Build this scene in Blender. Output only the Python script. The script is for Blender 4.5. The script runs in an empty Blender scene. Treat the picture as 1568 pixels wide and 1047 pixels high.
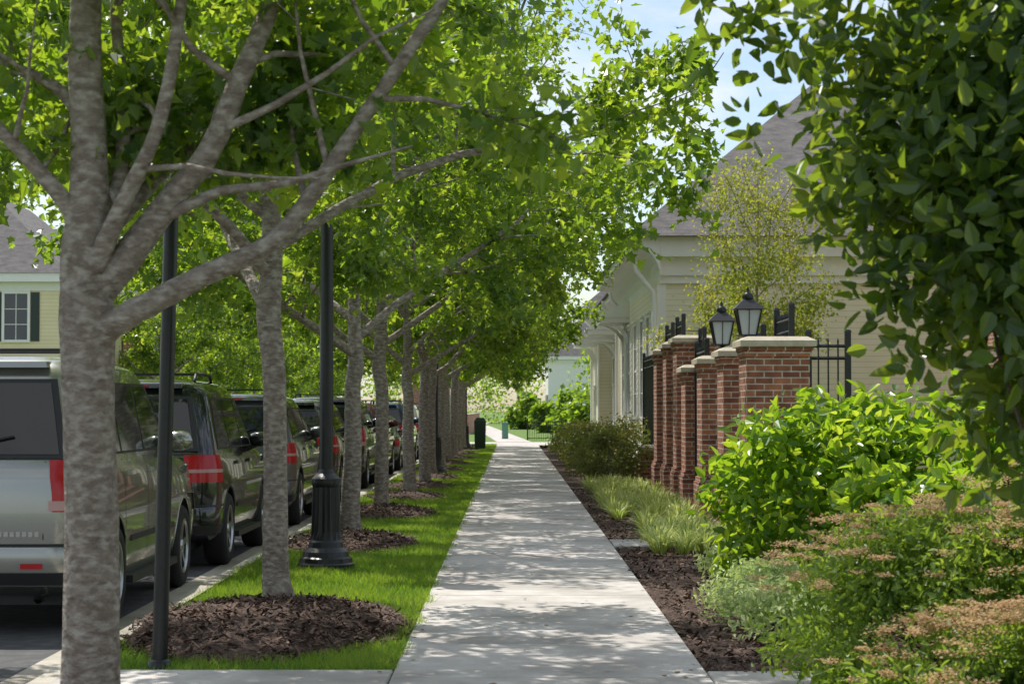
import bpy, math, random
import numpy as np
from mathutils import Vector, Matrix
random.seed(7)
S=bpy.context.scene
COL=S.collection
# ---------------------------------------------------------------- materials
def newmat(name):
    m=bpy.data.materials.new(name); m.use_nodes=True
    nt=m.node_tree; nt.nodes.clear()
    out=nt.nodes.new('ShaderNodeOutputMaterial')
    return m,nt,out
def nd(nt,t,**kw):
    n=nt.nodes.new(t)
    for k,v in kw.items():
        if k in n.inputs: n.inputs[k].default_value=v
        else: setattr(n,k,v)
    return n
def ramp(nt,fac,stops):
    r=nt.nodes.new('ShaderNodeValToRGB')
    e=r.color_ramp.elements
    while len(e)<len(stops): e.new(0.5)
    for i,(p,c) in enumerate(stops):
        e[i].position=p; e[i].color=(c[0],c[1],c[2],1)
    nt.links.new(fac,r.inputs['Fac']); return r
def surf(name,c1,c2,scale=4.0,rough=0.7,metal=0.0,bump=0.0,bscale=30.0,stretch=(1,1,1),detail=6,coat=0.0,c3=None,s2=0.6):
    m,nt,out=newmat(name); L=nt.links.new
    tc=nd(nt,'ShaderNodeTexCoord'); mp=nd(nt,'ShaderNodeMapping'); mp.inputs['Scale'].default_value=stretch
    L(tc.outputs['Object'],mp.inputs['Vector'])
    n=nd(nt,'ShaderNodeTexNoise',Scale=scale,Detail=detail,Roughness=0.65); L(mp.outputs[0],n.inputs['Vector'])
    r=ramp(nt,n.outputs['Fac'],[(0.32,c1),(0.68,c2)])
    p=nd(nt,'ShaderNodeBsdfPrincipled',Roughness=rough,Metallic=metal)
    if coat: p.inputs['Coat Weight'].default_value=coat; p.inputs['Coat Roughness'].default_value=0.03
    col=r.outputs['Color']
    if c3:
        n3=nd(nt,'ShaderNodeTexNoise',Scale=scale*s2*0.2,Detail=4.0); L(mp.outputs[0],n3.inputs['Vector'])
        r3=ramp(nt,n3.outputs['Fac'],[(0.45,(0,0,0)),(0.7,(1,1,1))])
        mx=nd(nt,'ShaderNodeMixRGB'); L(r3.outputs[0],mx.inputs[0]); L(col,mx.inputs[1]); mx.inputs[2].default_value=(*c3,1); col=mx.outputs[0]
    L(col,p.inputs['Base Color'])
    if bump:
        b=nd(nt,'ShaderNodeBump',Strength=bump,Distance=0.02)
        n2=nd(nt,'ShaderNodeTexNoise',Scale=bscale,Detail=6.0); L(mp.outputs[0],n2.inputs['Vector'])
        L(n2.outputs['Fac'],b.inputs['Height']); L(b.outputs[0],p.inputs['Normal'])
    L(p.outputs[0],out.inputs[0]); return m
def leafmat(name,cols,tcols,tr=0.4,rough=0.42,back=None):
    m,nt,out=newmat(name); L=nt.links.new
    a=nd(nt,'ShaderNodeAttribute',attribute_name='tint')
    k=len(cols)
    r=ramp(nt,a.outputs['Fac'],[(i/(k-1),c) for i,c in enumerate(cols)])
    r2=ramp(nt,a.outputs['Fac'],[(i/(len(tcols)-1),c) for i,c in enumerate(tcols)])
    p=nd(nt,'ShaderNodeBsdfPrincipled',Roughness=rough)
    col=r.outputs[0]
    if back:
        g=nd(nt,'ShaderNodeNewGeometry'); mb_=nd(nt,'ShaderNodeMixRGB')
        f=nd(nt,'ShaderNodeMath',operation='MULTIPLY'); L(g.outputs['Backfacing'],f.inputs[0]); f.inputs[1].default_value=.6
        L(f.outputs[0],mb_.inputs[0]); L(col,mb_.inputs[1]); mb_.inputs[2].default_value=(*back,1); col=mb_.outputs[0]
    L(col,p.inputs['Base Color'])
    if tr<=0: L(p.outputs[0],out.inputs[0]); return m
    t=nd(nt,'ShaderNodeBsdfTranslucent'); L(r2.outputs[0],t.inputs['Color'])
    mx=nd(nt,'ShaderNodeMixShader'); mx.inputs[0].default_value=tr
    L(p.outputs[0],mx.inputs[1]); L(t.outputs[0],mx.inputs[2]); L(mx.outputs[0],out.inputs[0]); return m
def brickmat(name):
    m,nt,out=newmat(name); L=nt.links.new
    tc=nd(nt,'ShaderNodeTexCoord'); sp=nd(nt,'ShaderNodeSeparateXYZ'); L(tc.outputs['Object'],sp.inputs[0])
    ad=nd(nt,'ShaderNodeMath',operation='ADD'); L(sp.outputs['X'],ad.inputs[0]); L(sp.outputs['Y'],ad.inputs[1])
    cb=nd(nt,'ShaderNodeCombineXYZ'); L(ad.outputs[0],cb.inputs['X']); L(sp.outputs['Z'],cb.inputs['Y'])
    b=nd(nt,'ShaderNodeTexBrick'); L(cb.outputs[0],b.inputs['Vector'])
    b.inputs['Scale'].default_value=1; b.inputs['Brick Width'].default_value=0.215; b.inputs['Row Height'].default_value=0.075
    b.inputs['Mortar Size'].default_value=0.009; b.inputs['Mortar Smooth'].default_value=0.2
    b.inputs['Color1'].default_value=(0.50,0.19,0.10,1); b.inputs['Color2'].default_value=(0.21,0.07,0.048,1); b.inputs['Mortar'].default_value=(0.58,0.51,0.43,1)
    n=nd(nt,'ShaderNodeTexNoise',Scale=9.0,Detail=8.0); L(tc.outputs['Object'],n.inputs['Vector'])
    r=ramp(nt,n.outputs['Fac'],[(0.3,(0.6,0.6,0.6)),(0.7,(1.15,1.1,1.05))])
    mx=nd(nt,'ShaderNodeMixRGB',blend_type='MULTIPLY'); mx.inputs[0].default_value=1
    L(b.outputs['Color'],mx.inputs[1]); L(r.outputs[0],mx.inputs[2])
    p=nd(nt,'ShaderNodeBsdfPrincipled',Roughness=0.85); L(mx.outputs[0],p.inputs['Base Color'])
    bp=nd(nt,'ShaderNodeBump',Strength=0.7,Distance=0.01,invert=True); L(b.outputs['Fac'],bp.inputs['Height']); L(bp.outputs[0],p.inputs['Normal'])
    L(p.outputs[0],out.inputs[0]); return m
def sidingmat(name,c1,c2,pitch=0.13):
    m,nt,out=newmat(name); L=nt.links.new
    tc=nd(nt,'ShaderNodeTexCoord'); sp=nd(nt,'ShaderNodeSeparateXYZ'); L(tc.outputs['Object'],sp.inputs[0])
    dv=nd(nt,'ShaderNodeMath',operation='DIVIDE'); L(sp.outputs['Z'],dv.inputs[0]); dv.inputs[1].default_value=pitch
    fr=nd(nt,'ShaderNodeMath',operation='FRACT'); L(dv.outputs[0],fr.inputs[0])
    n=nd(nt,'ShaderNodeTexNoise',Scale=2.0,Detail=5.0); L(tc.outputs['Object'],n.inputs['Vector'])
    r=ramp(nt,n.outputs['Fac'],[(0.3,c1),(0.7,c2)])
    r2=ramp(nt,fr.outputs[0],[(0.0,(1,1,1)),(0.90,(1,1,1)),(0.94,(0.65,0.65,0.65)),(1.0,(0.68,0.68,0.68))])
    mx=nd(nt,'ShaderNodeMixRGB',blend_type='MULTIPLY'); mx.inputs[0].default_value=1
    L(r.outputs[0],mx.inputs[1]); L(r2.outputs[0],mx.inputs[2])
    p=nd(nt,'ShaderNodeBsdfPrincipled',Roughness=0.6); L(mx.outputs[0],p.inputs['Base Color'])
    bp=nd(nt,'ShaderNodeBump',Strength=0.3,Distance=0.01,invert=True); L(fr.outputs[0],bp.inputs['Height']); L(bp.outputs[0],p.inputs['Normal'])
    L(p.outputs[0],out.inputs[0]); return m
def plain(name,c,rough=0.5,metal=0.0,coat=0.0):
    c2=tuple(min(1,x*1.12+0.002) for x in c)
    return surf(name,c,c2,scale=3,rough=rough,metal=metal,coat=coat)

M_conc=surf('concrete',(0.46,0.42,0.385),(0.62,0.585,0.55),scale=5,rough=0.85,bump=0.25,bscale=90,c3=(0.33,0.30,0.27),s2=1.2)
M_curb=surf('curb_concrete',(0.42,0.38,0.31),(0.56,0.51,0.43),scale=6,rough=0.9,bump=0.4,bscale=60,c3=(0.28,0.25,0.20))
M_asph=surf('asphalt',(0.055,0.055,0.058),(0.095,0.095,0.098),scale=60,rough=0.85,bump=0.4,bscale=250,c3=(0.12,0.12,0.122))
M_soil=surf('verge_soil',(0.05,0.07,0.02),(0.08,0.11,0.025),scale=14,rough=0.95,bump=0.6,bscale=60)
M_lawn=surf('lawn',(0.08,0.15,0.02),(0.15,0.25,0.035),scale=10,rough=0.95,bump=0.8,bscale=80,c3=(0.10,0.17,0.025))
M_mulch=surf('mulch',(0.035,0.018,0.012),(0.10,0.055,0.037),scale=26,rough=0.95,bump=1.0,bscale=45)
M_bark=surf('bark',(0.15,0.115,0.09),(0.30,0.255,0.21),scale=9,rough=0.9,bump=1.0,bscale=16,stretch=(1.5,1.5,2.8),c3=(0.42,0.385,0.33),s2=6)
M_bark2=surf('bark_dark',(0.07,0.05,0.038),(0.17,0.13,0.10),scale=9,rough=0.9,bump=0.8,bscale=20,stretch=(2,2,5))
M_leaf=leafmat('leaf_green',[(0.032,0.076,0.022),(0.065,0.13,0.034),(0.12,0.19,0.05)],[(0.20,0.36,0.015),(0.44,0.64,0.03),(0.70,0.84,0.06)],0.52,0.34,back=(.13,.19,.09))
M_leafy=leafmat('leaf_yellow',[(0.12,0.17,0.03),(0.22,0.25,0.045),(0.34,0.31,0.07)],[(0.4,0.52,0.05),(0.56,0.62,0.06),(0.68,0.6,0.1)],0.45,0.5)
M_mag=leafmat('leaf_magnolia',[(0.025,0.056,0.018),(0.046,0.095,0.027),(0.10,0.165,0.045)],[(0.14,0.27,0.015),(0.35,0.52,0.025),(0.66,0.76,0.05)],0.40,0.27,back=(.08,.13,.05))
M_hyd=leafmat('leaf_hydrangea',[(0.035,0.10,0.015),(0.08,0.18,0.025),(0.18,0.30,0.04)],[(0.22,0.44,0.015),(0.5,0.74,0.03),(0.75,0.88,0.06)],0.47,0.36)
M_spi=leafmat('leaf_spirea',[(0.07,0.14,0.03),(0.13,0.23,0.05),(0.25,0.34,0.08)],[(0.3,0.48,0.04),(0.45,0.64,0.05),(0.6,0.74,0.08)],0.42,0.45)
M_flow=leafmat('spirea_flower',[(0.42,0.26,0.12),(0.58,0.38,0.20),(0.68,0.50,0.30)],[(0.6,0.4,0.18),(0.7,0.5,0.28)],0.35,0.8)
M_var=leafmat('leaf_variegated',[(0.20,0.30,0.08),(0.42,0.52,0.20),(0.68,0.72,0.42)],[(0.35,0.55,0.1),(0.62,0.72,0.25)],0.35,0.5)
M_lir=leafmat('leaf_liriope',[(0.20,0.27,0.05),(0.44,0.50,0.14),(0.68,0.70,0.30)],[(0.4,0.55,0.08),(0.7,0.76,0.22)],0.4,0.5)
M_nan=leafmat('leaf_nandina',[(0.07,0.10,0.025),(0.14,0.17,0.04),(0.30,0.19,0.06)],[(0.2,0.3,0.03),(0.4,0.38,0.06)],0.35,0.45)
M_grass=leafmat('grass_blade',[(0.06,0.135,0.015),(0.12,0.22,0.028),(0.24,0.32,0.055)],[(0.26,0.5,0.02),(0.52,0.7,0.05)],0.42,0.5)
M_chip=leafmat('bark_chip',[(0.038,0.019,0.012),(0.095,0.05,0.032),(0.21,0.13,0.09)],[(0.02,0.01,0.01),(0.02,0.01,0.01)],0.0,0.8)
M_litter=leafmat('leaf_litter_mat',[(0.12,0.07,0.03),(0.2,0.14,0.06),(0.1,0.14,0.04)],[(0.1,0.06,0.03),(0.1,0.06,0.03)],0.0,0.9)
M_black=surf('black_iron',(0.008,0.009,0.010),(0.016,0.017,0.018),scale=20,rough=0.35,bump=0.1,bscale=60)
M_brick=brickmat('brick')
M_stone=surf('cap_stone',(0.44,0.38,0.28),(0.58,0.51,0.39),scale=8,rough=0.85,bump=0.3,bscale=50)
M_cream=sidingmat('cream_siding',(0.84,0.78,0.60),(0.87,0.82,0.66))
M_white=surf('white_trim',(0.84,0.83,0.80),(0.88,0.87,0.85),scale=3,rough=0.5)
M_roof=surf('roof_shingle',(0.10,0.092,0.09),(0.21,0.195,0.185),scale=3,rough=0.9,bump=0.6,bscale=18,stretch=(1,1,3))
M_shut=plain('shutter_dark',(0.03,0.045,0.04),0.5)
M_wglass=plain('window_glass',(0.05,0.06,0.07),0.06)
M_glass=plain('car_glass',(0.016,0.018,0.019),0.03)
M_tire=surf('tire',(0.012,0.012,0.012),(0.025,0.024,0.023),scale=30,rough=0.8)
M_alloy=plain('alloy',(0.45,0.46,0.47),0.28,0.9)
M_red=plain('tail_red',(0.45,0.006,0.008),0.18)
M_clear=plain('lamp_clear',(0.5,0.30,0.28),0.2)
M_plast=plain('black_plastic',(0.02,0.02,0.021),0.5)
M_plate=plain('plate_white',(0.65,0.66,0.68),0.4)
M_chrome=plain('chrome',(0.65,0.65,0.66),0.12,1.0)
M_util=plain('utility_green',(0.10,0.24,0.18),0.6)
M_bin=plain('bin_green',(0.02,0.05,0.03),0.5)
M_glassl=plain('lantern_glass',(0.55,0.6,0.62),0.06)
# ---------------------------------------------------------------- mesh builder
class MB:
    def __init__(s): s.v=[];s.g=[];s.n=0
    def add(s,V,F,mat=0,tint=None,smooth=False):
        V=np.asarray(V,dtype=np.float64).reshape(-1,3); F=np.asarray(F,dtype=np.int64)
        if F.ndim==1: F=F[None,:]
        if tint is None: tint=np.full(len(F),0.5)
        s.v.append(V); s.g.append((F+s.n,mat,np.asarray(tint),smooth)); s.n+=len(V)
    def mesh(s,name,mats):
        me=bpy.data.meshes.new(name)
        V=np.concatenate(s.v); me.vertices.add(len(V)); me.vertices.foreach_set('co',V.astype(np.float32).ravel())
        li=np.concatenate([g[0].ravel() for g in s.g])
        tot=np.concatenate([np.full(len(g[0]),g[0].shape[1]) for g in s.g])
        st=np.concatenate([[0],np.cumsum(tot)[:-1]])
        me.loops.add(len(li)); me.loops.foreach_set('vertex_index',li.astype(np.int32))
        me.polygons.add(len(tot)); me.polygons.foreach_set('loop_start',st.astype(np.int32))
        me.polygons.foreach_set('material_index',np.concatenate([np.full(len(g[0]),g[1]) for g in s.g]).astype(np.int32))
        me.polygons.foreach_set('use_smooth',np.concatenate([np.full(len(g[0]),g[3]) for g in s.g]).astype(bool))
        me.update(calc_edges=True)
        a=me.attributes.new('tint','FLOAT','FACE'); a.data.foreach_set('value',np.concatenate([g[2] for g in s.g]).astype(np.float32))
        for m in mats: me.materials.append(m)
        return me
    def obj(s,name,mats,parent=None,loc=None):
        o=bpy.data.objects.new(name,s.mesh(name,mats)); COL.objects.link(o)
        if loc is not None: o.location=loc
        if parent: o.parent=parent
        return o
def empty(name,loc=(0,0,0)):
    o=bpy.data.objects.new(name,None); o.location=loc; COL.objects.link(o); return o
BF=[(0,3,2,1),(4,5,6,7),(0,1,5,4),(1,2,6,5),(2,3,7,6),(3,0,4,7)]
def box(mb,x0,x1,y0,y1,z0,z1,mat=0,tint=None,ts=0,tt=None):
    V=[(x0,y0,z0),(x1,y0,z0),(x1,y1,z0),(x0,y1,z0),(x0,y0,z1),(x1,y0,z1),(x1,y1,z1),(x0,y1,z1)]
    if ts:
        V=V[:4]+[(x0+ts,y0+ts,z1),(x1-ts,y0+ts,z1),(x1-ts,y1-ts,z1),(x0+ts,y1-ts,z1)]
    mb.add(V,BF,mat,None if tint is None else [tint]*6)
def tube(mb,P,R,k=8,mat=0,smooth=True,cap=False,squash=None,rngn=None):
    P=np.asarray(P,float); R=np.asarray(R,float)*np.ones(len(P)); n=len(P)
    T=np.gradient(P,axis=0); T/=np.linalg.norm(T,axis=1)[:,None]+1e-9
    a=np.array([1,0,0.]) if abs(T[0][2])>0.7 else np.array([0,0,1.])
    u=np.cross(T[0],a); u/=np.linalg.norm(u)
    th=np.arange(k)*2*np.pi/k; V=[]
    for i in range(n):
        u=u-T[i]*np.dot(u,T[i]); u/=np.linalg.norm(u)+1e-9; w=np.cross(T[i],u)
        rr=R[i]
        if rngn is not None: rr=R[i]*(1+rngn[i])[:,None]
        V.append(P[i]+rr*(np.cos(th)[:,None]*u+np.sin(th)[:,None]*w))
    V=np.concatenate(V)
    i=np.arange(n-1)[:,None]*k; j=np.arange(k)[None,:]; j2=(j+1)%k
    F=np.stack([i+j,i+j2,i+k+j2,i+k+j],-1).reshape(-1,4)
    mb.add(V,F,mat,None,smooth)
    if cap:
        mb.add(V[:k][::-1],np.arange(k),mat); mb.add(V[-k:],np.arange(k),mat)
def lathe(mb,prof,k=24,mat=0,c=(0,0,0),axis='z',smooth=True,flute=None):
    prof=np.asarray(prof,float); th=np.arange(k)*2*np.pi/k; V=[]
    for q,(r,z) in enumerate(prof):
        f=1.0
        if flute is not None and flute[q]>0: f=1+flute[q]*np.where(np.arange(k)%2==0,1,-1)
        a=r*np.cos(th)*f; b=r*np.sin(th)*f; cc=np.full(k,z)
        V.append(np.stack([a,b,cc],1) if axis=='z' else np.stack([cc,a,b],1))
    V=np.concatenate(V)+np.array(c); n=len(prof)
    i=np.arange(n-1)[:,None]*k; j=np.arange(k)[None,:]; j2=(j+1)%k
    F=np.stack([i+j,i+j2,i+k+j2,i+k+j],-1).reshape(-1,4)
    mb.add(V,F,mat,None,smooth)
# ---------------------------------------------------------------- leaves
MAPLE=(np.array([(0,0,0),(.36,.02,.0),(.28,.28,0),(.55,.52,0),(.22,.60,0),(0,1,0),(-.36,.02,.0),(-.28,.28,0),(-.55,.52,0),(-.22,.60,0)],float),
       [(0,1,2,3,4,5),(0,5,9,8,7,6)])
OVAL=(np.array([(0,0,0),(.15,.18,0),(.24,.45,0),(.17,.78,0),(0,1,0),(-.15,.18,0),(-.24,.45,0),(-.17,.78,0)],float),[(0,1,2,3,4),(0,4,7,6,5)])
BROAD=(np.array([(0,0,0),(.22,.14,0),(.30,.45,0),(.17,.8,0),(0,1,0),(-.22,.14,0),(-.30,.45,0),(-.17,.8,0)],float),[(0,1,2,3,4),(0,4,7,6,5)])
DIAM=(np.array([(0,0,0),(.35,.45,0),(0,1,0),(-.35,.45,0)],float),[(0,1,2,3)])
def shaped(t,fold=0.3,droop=0.35):
    V=t[0].copy(); V[:,2]=fold*np.abs(V[:,0])-droop*V[:,1]**2; return (V,t[1])
def leaves(mb,P,size,rng,tmpl,mat=0,nb=None,bias=0.8,tint=None,svar=0.3,dd=None,ddw=0.7):
    N=len(P); V0,F0=tmpl
    n=rng.normal(size=(N,3)); n/=np.linalg.norm(n,axis=1)[:,None]
    base=np.array([0,0,1.]) if nb is None else nb
    n=n*0.75+base*bias; n/=np.linalg.norm(n,axis=1)[:,None]+1e-9
    d=rng.normal(size=(N,3)); d[:,2]-=0.5
    if dd is not None: d=d*0.6+dd*ddw*2
    d-=n*np.sum(d*n,1)[:,None]; d/=np.linalg.norm(d,axis=1)[:,None]+1e-9
    b=np.cross(d,n)
    s=size*(1+svar*rng.uniform(-1,1,N))
    V=(V0[None,:,0,None]*b[:,None,:]+V0[None,:,1,None]*d[:,None,:]+V0[None,:,2,None]*n[:,None,:])*s[:,None,None]+P[:,None,:]
    if tint is None: tint=rng.uniform(0,1,N)
    k=len(V0); off=np.arange(N)*k
    V=V.reshape(-1,3)
    F=np.stack([off[:,None]+np.array(f)[None,:] for f in F0],1).reshape(-1,len(F0[0]))
    mb.add(V,F,mat,np.repeat(np.clip(tint,0,1),len(F0)))
# ---------------------------------------------------------------- trees
def grow(p,d,length,n,rng,wander=0.12,up=0.0):
    P=[np.array(p,float)]; d=np.array(d,float); d/=np.linalg.norm(d)
    for i in range(n):
        d=d+rng.normal(size=3)*wander+np.array([0,0,up]); d/=np.linalg.norm(d)
        P.append(P[-1]+d*length/n)
    return np.array(P)
def interp_path(P,t):
    x=t*(len(P)-1); i=min(int(x),len(P)-2); f=x-i
    return P[i]*(1-f)+P[i+1]*f, P[i+1]-P[i]
def dens(P,R,n):
    P=np.array(P,float); m=len(P); out=[];ro=[]
    for i in range(m-1):
        p0=P[max(i-1,0)];p1=P[i];p2=P[i+1];p3=P[min(i+2,m-1)]
        for j in range(n):
            t=j/n
            out.append(0.5*((2*p1)+(-p0+p2)*t+(2*p0-5*p1+4*p2-p3)*t*t+(-p0+3*p1-3*p2+p3)*t**3)); ro.append(R[i]*(1-t)+R[i+1]*t)
    out.append(P[-1]); ro.append(R[-1]); return np.array(out),np.array(ro)
def gen_tree(seed,nleaf,size,tmpl,H=8.5,R=3.3,r0=0.10,fork=2.1,nauto=12,limbs=None,trunk=None,filt=None,k=12,autoz=None,leafmat_=None,bias=0.45,spread=0.10,bark=None,low=2.55,seg=16):
    rng=np.random.default_rng(seed); mb=MB()
    if trunk is None:
        zs=[0.05,0.25,1.0,1.7,fork,fork+.6,fork+1.4,H*.6,H*.78,H*.95]
        rs=[r0*1.35,r0*1.12,r0*1.0,r0*.95,r0*1.0,r0*.8,r0*.65,r0*.42,r0*.25,r0*.08]
        w=np.cumsum(rng.normal(size=(10,2))*0.03,axis=0); w[:4]*=0.4
        T=[(0,0,-.2)]+[(w[i,0],w[i,1],zs[i]) for i in range(10)]; TR=[r0*1.6]+rs
    else: T=[t[:3] for t in trunk]; TR=[t[3] for t in trunk]
    TP,TRR=dens(T,TR,6)
    th=np.arange(seg)*2*np.pi/seg
    nz=np.array([0.05*np.sin(2*th+z*1.3)+0.03*np.sin(3*th-z*2.1)+rng.normal(size=seg)*0.016 for z in TP[:,2]])
    tube(mb,TP,TRR,seg,0,rngn=nz)
    LL=[]
    if limbs:
        for l in limbs:
            P,RR=dens([q[:3] for q in l],[q[3] for q in l],4)
            nz=rng.normal(size=(len(P),12))*.035
            tube(mb,P,RR,12,0,rngn=nz); LL.append((P,RR))
    z0=fork if autoz is None else autoz
    for i in range(nauto):
        f=(i+0.3)/nauto
        z=z0+(H*0.82-z0)*f**1.15
        az=i*2.4+rng.uniform(-.3,.3)+seed
        prof=math.sin(math.pi*min(1,(0.34+0.60*f)))
        ln=R*(0.55+0.55*prof)*rng.uniform(.85,1.1)
        el=math.radians(31+32*f+rng.uniform(-5,5))
        idx=np.argmin(abs(TP[:,2]-z)); p=TP[idx]
        d=(math.cos(az)*math.cos(el),math.sin(az)*math.cos(el),math.sin(el))
        P=grow(p,d,ln,7,rng,0.10,-0.02 if f<.35 else 0.02)
        rr=np.linspace(TRR[idx]*0.58,0.010,8); tube(mb,P,rr,8,0); LL.append((P,rr))
    tw=[]
    for P,RR in LL:
        ln=np.sum(np.linalg.norm(np.diff(P,axis=0),axis=1))
        ns=max(5,int(ln*3.0))
        for j in range(ns):
            t=0.2+0.8*(j+rng.uniform(0,.8))/ns; t=min(t,0.99)
            q,tan=interp_path(P,t); tan=tan/np.linalg.norm(tan)
            side=rng.normal(size=3); side-=tan*np.dot(side,tan); side/=np.linalg.norm(side); side[2]*=0.6
            d=tan*0.6+side*0.9+np.array([0,0,0.0])
            l2=(0.45+0.32*ln*(1.05-t))*rng.uniform(.7,1.2)
            Q=grow(q,d,l2,4,rng,0.16,-0.07)
            ri=RR[min(int(t*(len(RR)-1)),len(RR)-1)]
            if Q[-1][2]<low-.1: continue
            tube(mb,Q,np.linspace(max(ri*0.45,.008),.004,5),5,0)
            nt3=max(3,int(l2*5))
            for m_ in range(nt3):
                t3=0.2+0.8*(m_+rng.uniform(0,1))/nt3; t3=min(t3,.99)
                q3,tan3=interp_path(Q,t3); s3=rng.normal(size=3); s3[2]*=.5
                d3=tan3/np.linalg.norm(tan3)+s3*0.8
                W=grow(q3,d3,rng.uniform(.25,.5),2,rng,0.2,-0.12)
                if W[-1][2]<low+0.05: continue
                if filt is not None and not filt(W[-1]): continue
                tube(mb,W,[.005,.004,.002],3,0)
                tw.append((W[0],W[-1],rng.uniform(-.28,.28),rng.uniform(.5,1.5)))
    A=np.array([t[0] for t in tw]);B=np.array([t[1] for t in tw]);ct=np.array([t[2] for t in tw]);wt=np.array([t[3] for t in tw])
    wt=wt*np.where(B[:,2]<H*.62,1.5,.5); wt/=wt.sum()
    ii=rng.choice(len(tw),nleaf,p=wt); u=rng.uniform(0.1,1.15,nleaf)[:,None]
    Pn=A[ii]*(1-u)+B[ii]*u+rng.normal(size=(nleaf,3))*spread
    keep=Pn[:,2]>low
    if filt is not None: keep&=np.array([filt(p) for p in Pn])
    tint=rng.uniform(0,1,nleaf)*0.75+0.1+ct[ii]
    leaves(mb,Pn[keep],size,rng,tmpl,1,bias=bias,tint=tint[keep])
    return mb.mesh('tree',[bark or M_bark,leafmat_ or M_leaf])
def place(me,name,loc,rz=0,sc=1.0):
    o=bpy.data.objects.new(name,me); o.location=loc; o.rotation_euler=(0,0,rz); o.scale=(sc,)*3 if not hasattr(sc,'__len__') else sc; COL.objects.link(o); return o

ml=shaped(MAPLE,.25,.35)
t1trunk=[(0,0,-.2,.18),(0,0,.2,.14),(.005,0,.9,.126),(-.01,0,1.5,.120),(-.02,0,1.9,.126),(-.03,0,2.2,.108),(-.02,0.02,2.6,.08),(-.05,.03,3.1,.072),(-.04,.03,3.5,.066),(0,.0,4.6,.05),(0.1,0,6.5,.025),(.1,0,7.6,.01)]
t1limbs=[
 [(.02,-.02,1.80,.085),(.10,-.06,1.88,.066),(.27,-.08,1.97,.056),(.53,-.05,2.11,.050),(.83,0,2.27,.043),(1.06,.02,2.58,.038),(1.25,.0,2.86,.034),(1.48,.0,3.2,.03),(1.6,.05,3.4,.026),(1.9,.3,4.1,.015),(2.1,.4,4.8,.008)],
 [(0,0,2.02,.085),(.12,.0,2.14,.076),(.34,.0,2.43,.062),(.53,.0,2.67,.054),(.66,.0,2.99,.048),(.80,.05,3.35,.043),(1.05,.3,4.2,.03),(1.2,.3,5.2,.014)],
 [(.0,-.05,2.1,.055),(.08,-.09,2.25,.046),(.18,-.12,2.46,.038),(.32,-.15,2.76,.032),(.4,-.15,3.17,.028),(.5,-.2,3.9,.02),(.6,-.2,4.6,.008)],
 [(-.05,0,2.25,.055),(-.10,-.02,2.40,.042),(-.24,-.05,2.58,.034),(-.41,-.1,2.76,.03),(-.8,-.1,3.1,.024),(-1.4,-.2,3.7,.012)],
 [(-.03,0,2.8,.04),(-.2,.1,2.98,.03),(-.5,.2,3.12,.024),(-1.1,.3,3.4,.012)],
 [(.0,.1,2.3,.045),(.1,.14,2.6,.036),(.09,.18,3.0,.03),(.06,.2,3.5,.025),(.1,.5,4.5,.01)],
 [(.05,.05,2.3,.045),(.3,.5,2.7,.028),(.6,1.1,3.1,.02),(.9,1.8,3.5,.01)],
]
me1=gen_tree(11,10500,.082,ml,H=7.0,R=2.2,limbs=t1limbs,trunk=t1trunk,nauto=5,autoz=3.4,filt=lambda p:p[0]<2.4 and (p[1]>-.05 or p[2]>3.35),low=2.55,seg=24)
place(me1,'maple_tree',(-1.9,9.0,0))
def fl2(p): return p[0]<3.45
meA=gen_tree(21,21500,.086,ml,H=7.8,R=3.8,r0=.092,fork=2.15,nauto=16,filt=fl2,low=2.4)
meB=gen_tree(22,23500,.090,ml,H=8.4,R=4.3,r0=.10,fork=2.0,nauto=17,low=2.4)
meC=gen_tree(33,23000,.093,ml,H=8.4,R=4.2,r0=.10,fork=2.1,nauto=17,low=2.4)
dm=shaped(DIAM,.2,.3)
meD=gen_tree(44,16500,.14,dm,H=8.6,R=4.1,r0=.11,fork=2.1,nauto=14,low=2.25)
row=[(-1.74,14.8,meA,0,1),(-1.9,23.5,meB,1.0,1),(-1.93,29.6,meC,2.6,1),(-1.77,34.4,meB,4.1,.97),(-1.72,39,meC,0.5,1),(-1.8,44,meD,1,1),(-1.75,49.5,meD,2.4,1.0),(-1.8,55,meD,4,.97),(-1.8,61,meD,5.1,1.0),(-1.8,67,meD,.3,1),(-1.8,73.5,meD,1.7,1),(-1.9,80,meD,3.2,.95)]
for x,y,me,rz,sc in row: place(me,'maple_tree',(x,y,0.05),rz,sc)
for i,(x,y) in enumerate([(-13.4,78),(-13,86),(-13.2,93),(-13,101),(-13.2,109),(-13,121),(-13,134)]):
    place(meD,'street_tree',(x,y,0),i*1.3,random.uniform(.85,1.1))
meY=gen_tree(55,10500,.085,dm,H=6.9,R=1.8,r0=.045,fork=2.4,nauto=14,leafmat_=M_leafy,low=2.6,spread=.18)
place(meY,'crape_myrtle_tree',(5.0,41,0.1),0,(.85,.85,1.0))
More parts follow.
